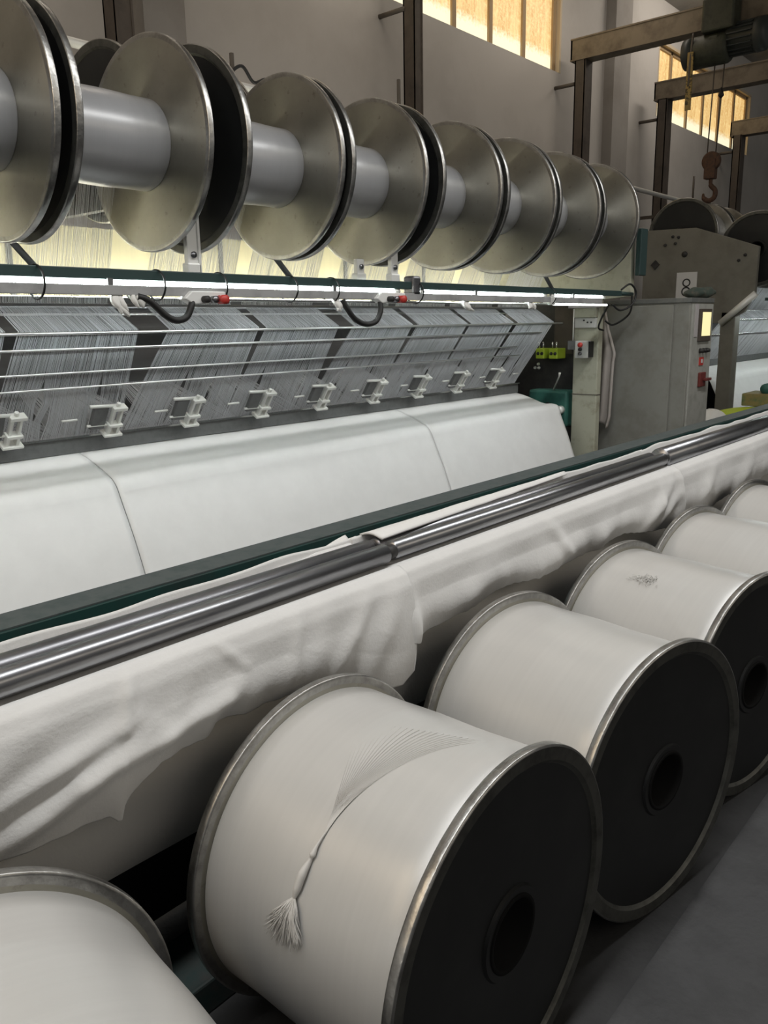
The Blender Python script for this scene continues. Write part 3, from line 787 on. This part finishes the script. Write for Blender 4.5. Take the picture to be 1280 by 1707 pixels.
# cradle carrying the beams between pairs (seen in the wide gaps)
for i, x in enumerate((2.03, 3.232)):
    cr = thing('beam_cradle', ['dark beam bearing plate in the wide gap right of the second front beam', 'dark beam bearing plate in the gap right of the fourth front beam'][i], 'bearing plate', (x, UY, 2.0), 'bearing plates between raised beams')
    part(MB().box(x - .02, x + .02, UY - .09, UY + .09, 1.93, 2.29), 'plate', 'dark', cr, bevel=.01)
    part(MB().box(x - .02, x + .02, UY + .05, 3.80, 2.04, 2.14), 'arm', 'dark', cr)

# switch boxes hanging under the rail, with black conduit
def switch(x0, x1, lab, z=1.655):
    s = thing('switch_box', lab, 'switch box', ((x0 + x1) / 2, 2.58, z), 'white switch boxes under the lamp rail')
    part(MB().prism([(x0, z), (x0 + .035, z + .028), (x1, z + .028), (x1, z - .012), (x0 + .04, z - .02)], 'Y', 2.555, 2.60), 'housing', 'white_plastic', s, bevel=.004)
    for k, (xx, m) in enumerate(((x0 + .085, 'dark'), (x0 + .125, 'dull_rod'), (x0 + .160, 'red'))):
        r_ = .013 if k < 2 else .017
        part(MB().lathe([(2.530 - .012 * (k == 2), 0), (2.530 - .012 * (k == 2), r_), (2.556, r_), (2.556, 0)], 20, 'Y', (xx, 0, z - .002)), 'button', m, s)
switch(1.885, 2.075, 'white switch box with red button hanging below the left part of lamp rail')
switch(2.955, 3.165, 'white switch box with red button hanging below the middle of lamp rail', 1.668)
def conduit(pts, lab):
    c = tag(MB().tube(smooth_path(pts, 8), .0125, 12).build('conduit_hose', 'black_rubber'), lab, 'hose', 'black conduit hoses under the lamp rail')
conduit([(1.70, 2.575, 1.66), (1.74, 2.565, 1.645), (1.80, 2.56, 1.595), (1.845, 2.56, 1.578), (1.89, 2.56, 1.59), (1.915, 2.56, 1.63), (1.925, 2.57, 1.645)], 'black curved conduit hose left of the left switch box')
conduit([(2.745, 2.575, 1.66), (2.765, 2.565, 1.62), (2.81, 2.56, 1.575), (2.88, 2.56, 1.553), (2.95, 2.56, 1.565), (2.985, 2.56, 1.61), (2.995, 2.57, 1.655)], 'black curved conduit hose left of the middle switch box')
def rag(cx, z0, w, hgt, lab, seed):
    b = MB(); rnd = random.Random(seed)
    for k in range(4):
        a = rnd.uniform(-1, 1) * w; e = rnd.uniform(-1, 1) * w * 1.6
        b.tube(smooth_path([(cx + a * .3, 2.60, z0), (cx + a, 2.575, z0 - hgt * .4), (cx + e, 2.57, z0 - hgt * rnd.uniform(.7, 1))], 5), [.012, .013, .012, .012, .011, .010, .010, .009, .007, .006, .004], 8)
    b.lathe([(-.02, .0), (-.018, .018), (.018, .018), (.02, 0)], 16, 'X', (cx, 2.60, z0))
    tag(b.build('tied_rag', 'rag'), lab, 'rag', 'white rags tied to the lamp rail')
rag(1.63, 1.672, .025, .085, 'white rag strip knotted to the rail left of the left switch box', 1)
rag(1.70, 1.672, .02, .05, 'small white rag beside the start of the left hose', 5)
rag(2.715, 1.665, .012, .06, 'grimy white rag wrapped at the start of the middle hose', 2)
rag(3.72, 1.66, .03, .055, 'white looped rag right of the middle switch box', 3)
rag(4.38, 1.66, .03, .04, 'small white knot near the right end of the lamp rail', 4)
part(MB().box(3.25, 3.31, 2.57, 2.64, 1.69, 1.78), 'clamp', 'dull_rod', lr, bevel=.012)
# cable bundle at the rail's end
for i, pts in enumerate(([(5.62, 2.59, 1.76), (5.72, 2.57, 1.80), (5.80, 2.56, 1.74), (5.76, 2.57, 1.66), (5.64, 2.60, 1.62), (5.55, 2.62, 1.66)],
                         [(5.50, 2.62, 1.66), (5.60, 2.72, 1.57), (5.72, 2.80, 1.50), (5.80, 2.80, 1.48)],
                         [(5.82, 2.60, 1.73), (5.84, 2.62, 1.60), (5.84, 2.74, 1.52), (5.82, 2.80, 1.55)])):
    tag(MB().tube(smooth_path(pts, 8), .007, 8).build('cable', 'black_rubber'), ['dark cable coil around the right end of the lamp rail', 'thin dark cable sagging from the rail end to the post top', 'dark cable drooping behind the cream post top'][i], 'cable', 'cables at the rail end')
# push-button box by the post, with terminal box
pb = thing('push_button_box', 'light grey push button box with red and black buttons beside the cream post', 'control box', (5.78, 2.96, 1.34))
part(MB().box(5.765, 5.83, 2.905, 3.01, 1.277, 1.405), 'housing', 'grey_plastic', pb, bevel=.006)
part(MB().box(5.78, 5.84, 2.893, 2.905, 1.283, 1.400), 'back_plate', 'black_rubber', pb)
for (z, m, r_) in ((1.375, 'red', .018), (1.342, 'dark', .013), (1.310, 'dull_rod', .013)):
    part(MB().lathe([(5.748, 0), (5.748, r_), (5.767, r_), (5.767, 0)], 20, 'X', (0, 2.962, z)), 'button', m, pb)
tb = thing('junction_box', 'small grey junction box behind the push button box', 'control box', (5.80, 3.05, 1.37))
part(MB().box(5.79, 5.83, 3.015, 3.085, 1.338, 1.405), 'housing', 'comb', tb, bevel=.004)
part(MB().tube([(5.80, 3.045, 1.40), (5.80, 3.045, 1.64)], .005, 8), 'wire', 'cast', tb)
pc = thing('terminal_box', 'stained pale terminal box with wires on top of the cream post', 'terminal box', (5.82, 2.9, 1.60))
part(MB().box(5.80, 5.84, 2.865, 3.05, 1.575, 1.645), 'lid', 'post', pc, bevel=.004)
part(MB().box(5.79, 5.84, 2.85, 3.09, 1.645, 1.668), 'top_strip', 'paper_dim', pc, bevel=.003)
part(MB().box(5.81, 5.84, 2.87, 3.04, 1.50, 1.572), 'label_plate', 'grey_plastic', pc, bevel=.002)
for (y, z) in ((2.90, 1.54), (2.93, 1.54), (2.96, 1.555)):
    part(MB().lathe([(5.794, 0), (5.794, .006), (5.802, .006), (5.802, 0)], 10, 'X', (0, y, z)), 'screw', 'dark', pc)

# ------------------------------------------------------------------ cabinet
cb = thing('control_cabinet', 'tall grey steel control cabinet behind the cream post with touch screen side', 'cabinet', (6.42, 2.75, 0))
part(MB().box(6.20, 6.65, 2.31, 3.10, .05, 1.70), 'body', 'cab', cb, bevel=.006)
part(MB().box(6.175, 6.20, 2.43, 3.09, .10, 1.655), 'side_panel', 'cab', cb, bevel=.004)
part(MB().box(6.185, 6.665, 2.30, 3.11, 1.67, 1.705), 'top_rim', 'cab_edge', cb, bevel=.004)
part(MB().box(6.22, 6.64, 2.296, 2.312, .08, 1.66), 'control_face', 'cab_panel', cb, bevel=.003)
part(MB().box(6.22, 6.63, 2.33, 3.08, 0, .05), 'plinth', 'dark', cb)
sc_ = part(MB().box(6.335, 6.575, 2.280, 2.297, 1.385, 1.625), 'touch_screen', 'column', cb, bevel=.004)
part(MB().box(6.375, 6.545, 2.276, 2.281, 1.425, 1.600), 'display', 'screen', sc_)
part(MB().box(6.26, 6.32, 2.291, 2.297, 1.42, 1.66), 'label_strip', 'paper_dim', cb)
for x in (6.40, 6.46, 6.53):
    part(MB().lathe([(2.262, 0), (2.262, .013), (2.285, .018), (2.297, .018), (2.297, 0)], 18, 'Y', (x, 0, 1.315)), 'knob', 'dark', cb)
part(MB().box(6.40, 6.48, 2.289, 2.297, 1.205, 1.265), 'warning_sticker', 'red', cb)
part(MB().box(6.425, 6.455, 2.286, 2.290, 1.222, 1.250), 'sticker_centre', 'paper', cb)
ms = part(MB().box(6.40, 6.52, 2.275, 2.297, 1.04, 1.15), 'main_switch', 'dark_red', cb, bevel=.006)
part(MB().box(6.45, 6.56, 2.245, 2.275, 1.085, 1.105), 'switch_handle', 'dark_red', ms, bevel=.004)
b = MB()
def ragp(u, v):
    t = 2 * pi * v; x = 6.44 + .20 * u; w = sin(pi * min(1, max(0, u))) ** .5
    n_ = 1 + .35 * noise.noise(Vector((u * 4, cos(t) * 1.3, sin(t) * 1.3)))
    return (x, 2.435 - .13 * u + .075 * w * n_ * cos(t), 1.707 + max(0, .035 + .045 * w * n_ * sin(t) + .012 * u))
b.grid(ragp, 24, 24)
tag(b.build('crumpled_rag', 'dark_rag'), 'crumpled dark green rag on top of the grey cabinet', 'rag')
# coat hanging between post and cabinet
def coat(u, v):
    z = 1.62 - .88 * v
    wr = lerp_pts([(0, .03), (.15, .06), (.36, .125), (.42, .115), (.9, .11), (1, .09)], v)
    y = 2.955 - wr * u + (.05 if False else 0)
    return (6.09 + .018 * sin(u * 9 + v * 2) * min(1, v * 2) - .01 * u, y, z + .02 * sin(u * 5) * v)
tag(MB().grid(coat, 30, 40).build('work_coat', 'garment', solid=.02), 'pale grey work coat hanging between the cream post and cabinet', 'coat')
tag(MB().tube([(6.13, 2.96, 1.60), (6.05, 2.955, 1.61), (6.0, 2.95, 1.615), (5.955, 2.95, 1.62)], .006, 8).build('coat_hook', 'dull_rod'), 'small steel hook the pale work coat hangs from', 'hook')

# ------------------------------------------------------------------ machine number 8 farther along
m8 = thing('knitting_machine', 'farther knitting machine with grey end plate numbered eight', 'knitting machine', (9, 3.2, 0))
E8 = [(3.862, 1.55), (3.862, 2.484), (3.314, 2.472), (2.676, 2.246), (2.679, 1.786), (2.77, 1.612), (2.99, 1.50)]
part(MB().prism(E8, 'X', 8.90, 8.96), 'end_plate', 'plate_grey', m8, bevel=.006)
part(MB().box(8.90, 9.06, 2.853, 3.0, 0, 1.62), 'end_post', 'plate_grey', m8, bevel=.01)
part(MB().lathe([(8.888, 0), (8.888, .028), (8.902, .030), (8.902, 0)], 24, 'X', (0, 3.415, 2.215)), 'sight_hole', 'dark', m8)
part(MB().box(8.885, 8.902, 3.69, 3.76, 2.09, 2.16, rot=Matrix.Rotation(.785, 3, 'X')), 'diamond_plate', 'dark', m8)
for (y, z) in ((3.63, 2.32), (3.52, 2.33), (3.49, 2.39), (3.55, 2.40), (2.80, 2.17), (2.86, 2.12)):
    part(MB().lathe([(8.885, 0), (8.885, .014), (8.902, .016), (8.902, 0)], 12, 'X', (0, y, z)), 'bolt_head', 'dark', m8)
part(MB().tube([(8.87, 2.66, 1.79), (8.87, 2.99, 1.50)], .035, 14), 'lamp_arm', 'cast', m8)
part(MB().box(9.06, 12.5, 3.62, 3.80, 0, 1.8), 'back_panel', 'dark2', m8)
part(MB().box(9.06, 12.5, 3.40, 3.50, 1.02, 1.09), 'needle_bed', 'comb', m8)
for (y, z, rad) in ((3.215, 1.64, .016), (3.065, 1.538, .009), (3.175, 1.38, .006)):
    part(MB().tube([(9.06, y, z), (12.5, y, z)], rad, 8), 'thread_rod', 'bright', m8)
part(MB().box(9.06, 12.5, 2.585, 2.625, 1.72, 1.75), 'lamp_bar', 'rail_green', m8)
part(MB().tube([(9.1, 2.58, 1.705), (12.4, 2.58, 1.705)], .012, 12), 'fluorescent_tube', 'tube', m8)
part(MB().box(9.06, 12.5, 1.80, 1.90, .40, .56), 'front_beam', 'green', m8)
sg = thing('number_sign', 'white paper sign with a black 8 on the grey end plate', 'sign', (8.89, 3.37, 1.9))
part(MB().box(8.893, 8.899, 3.268, 3.483, 1.72, 2.031), 'sheet', 'paper', sg)
d8 = MB()
for (z, r1, r2) in ((1.925, .030, .042), (1.835, .036, .049)):
    d8.lathe([(8.890, r1), (8.890, r2), (8.893, r2), (8.893, r1)], 32, 'X', (0, 3.375, z), closed=True)
part(d8, 'digit', 'ink', sg)
sheet('yarn_sheet', [(3.0, 2.0, 9.10, 12.3), (3.225, 1.66, 9.12, 12.3), (3.065, 1.545, 9.15, 12.3), (3.41, 1.085, 9.1, 12.4)], 300, 'bright yarn sheet of the farther machine right of the cabinet', 'yarn sheets of the farther machine', 'thread', .0022, seed=90)
FP8 = [(p[0], p[1]) for p in FP]
tag(MB().grid(lambda u, v: (9.08 + 3.4 * u, FP8[min(int(v * 96), 96)][0], FP8[min(int(v * 96), 96)][1]), 20, 96).build('fabric_web', 'knit', solid=.004), 'white knitted fabric of the farther machine at the right edge', 'fabric')
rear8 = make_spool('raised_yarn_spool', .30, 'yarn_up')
for k8, (x, y, z, lab) in enumerate(((9.46, 2.793, 2.24, 'dark yarn beam of the farther machine at the right edge, front row'), (9.27, 3.5, 2.415, 'dark yarn beam above the numbered grey end plate'), (9.87, 3.5, 2.415, 'second back beam of the farther machine, peeking behind the plate'))):
    o = rear8 if k8 == 0 else copy_tree(rear8); o.location = (x, y, z); o.rotation_euler = (0, 0, 0)
    tag(o, lab, 'yarn beam', 'yarn beams of the farther machine')
# bits lying in front of the farther machine
b = MB().grid(lambda u, v: (8.0 + .5 * v + .3 * u, 2.80 - .62 * u, .60 + .13 * u + .05 * sin(pi * v) - .02 * v + .012 * sin(u * 7)), 30, 16)
tag(b.build('cover_sheet', 'lime', solid=.02), 'yellow green cover sheet beyond the far end of the green beam', 'cover')
tag(MB().box(8.35, 8.75, 2.28, 2.56, .72, .84).build('wood_block', 'wood', bevel=.01), 'worn greenish wooden block on the yellow green cover', 'block')
tag(MB().lathe([(-.10, 0), (-.10, .05), (.10, .05), (.10, 0)], 20, 'X', (8.5, 2.36, .885)).build('bobbin', 'teal'), 'small teal bobbin lying on the wooden block', 'bobbin')
b = MB()
def sack(u, v):
    t = 2 * pi * u; p_ = pi * v
    n_ = 1 + .15 * noise.noise(Vector((cos(t) * 2, sin(t) * 2, v * 3)))
    return (7.75 + .24 * n_ * sin(p_) * cos(t), 2.66 + .17 * n_ * sin(p_) * sin(t), .60 + .13 * n_ * cos(p_) )
b.grid(sack, 32, 20)
tag(b.build('white_sack', 'rag'), 'white sack slumped behind the cabinet by the farther machine', 'sack')
tag(MB().box(7.5, 8.9, 2.0, 2.95, .0, .57).build("low_bench", 'dark', bevel=.02), 'low dark bench under the yellow green cover and sack', 'bench')

# ------------------------------------------------------------------ light
def area(name, loc, rot, sx, sy, e, col=(1, 1, 1)):
    l = bpy.data.lights.new(name, 'AREA'); l.shape = 'RECTANGLE'; l.size = sx; l.size_y = sy; l.energy = e; l.color = col
    o = bpy.data.objects.new(name, l); COL.objects.link(o); o.location = loc; o.rotation_euler = rot
    return o
for x in (-1.2, 1.0, 3.2, 5.4):
    area('aisle_lamp', (x, .78, 3.9), (0, 0, 0), 2.0, .16, 37, (1, 1, .985))
area('wall_fill_light', (12.3, 4.0, 6.1), (radians(32), 0, 0), 2.0, .2, 30, (1, .90, .78))  # added unseen light, brightens the right part of the back wall
for x in (0., 3., 6., 9.):
    area('wall_fill_light', (x, 4.15, 5.5), (radians(32), 0, 0), 2.0, .2, 13, (1, .88, .74))  # added unseen lights that brighten the back wall
for x in (-1.5, 1.0):
    area('side_window_light', (x - 3.0, 2.4, 3.4), (0, radians(-62), 0), 1.2, 2.0, 24, (1, .80, .56))
area('opposite_fill_light', (5, -6.5, 5.2), (radians(66), 0, 0), 14, 1.6, 110, (1, .88, .72))  # added unseen warm fill for the back wall
w = bpy.data.worlds.new('world'); SC.world = w; w.use_nodes = True
w.node_tree.nodes['Background'].inputs[0].default_value = (.82, .83, .81, 1)
w.node_tree.nodes['Background'].inputs[1].default_value = .20

SC.view_settings.view_transform = 'Standard'; SC.view_settings.look = 'None'
SC.view_settings.gamma = 1; SC.view_settings.use_curve_mapping = False
SC.view_settings.exposure = 0.0
SC.cycles.max_bounces = 8
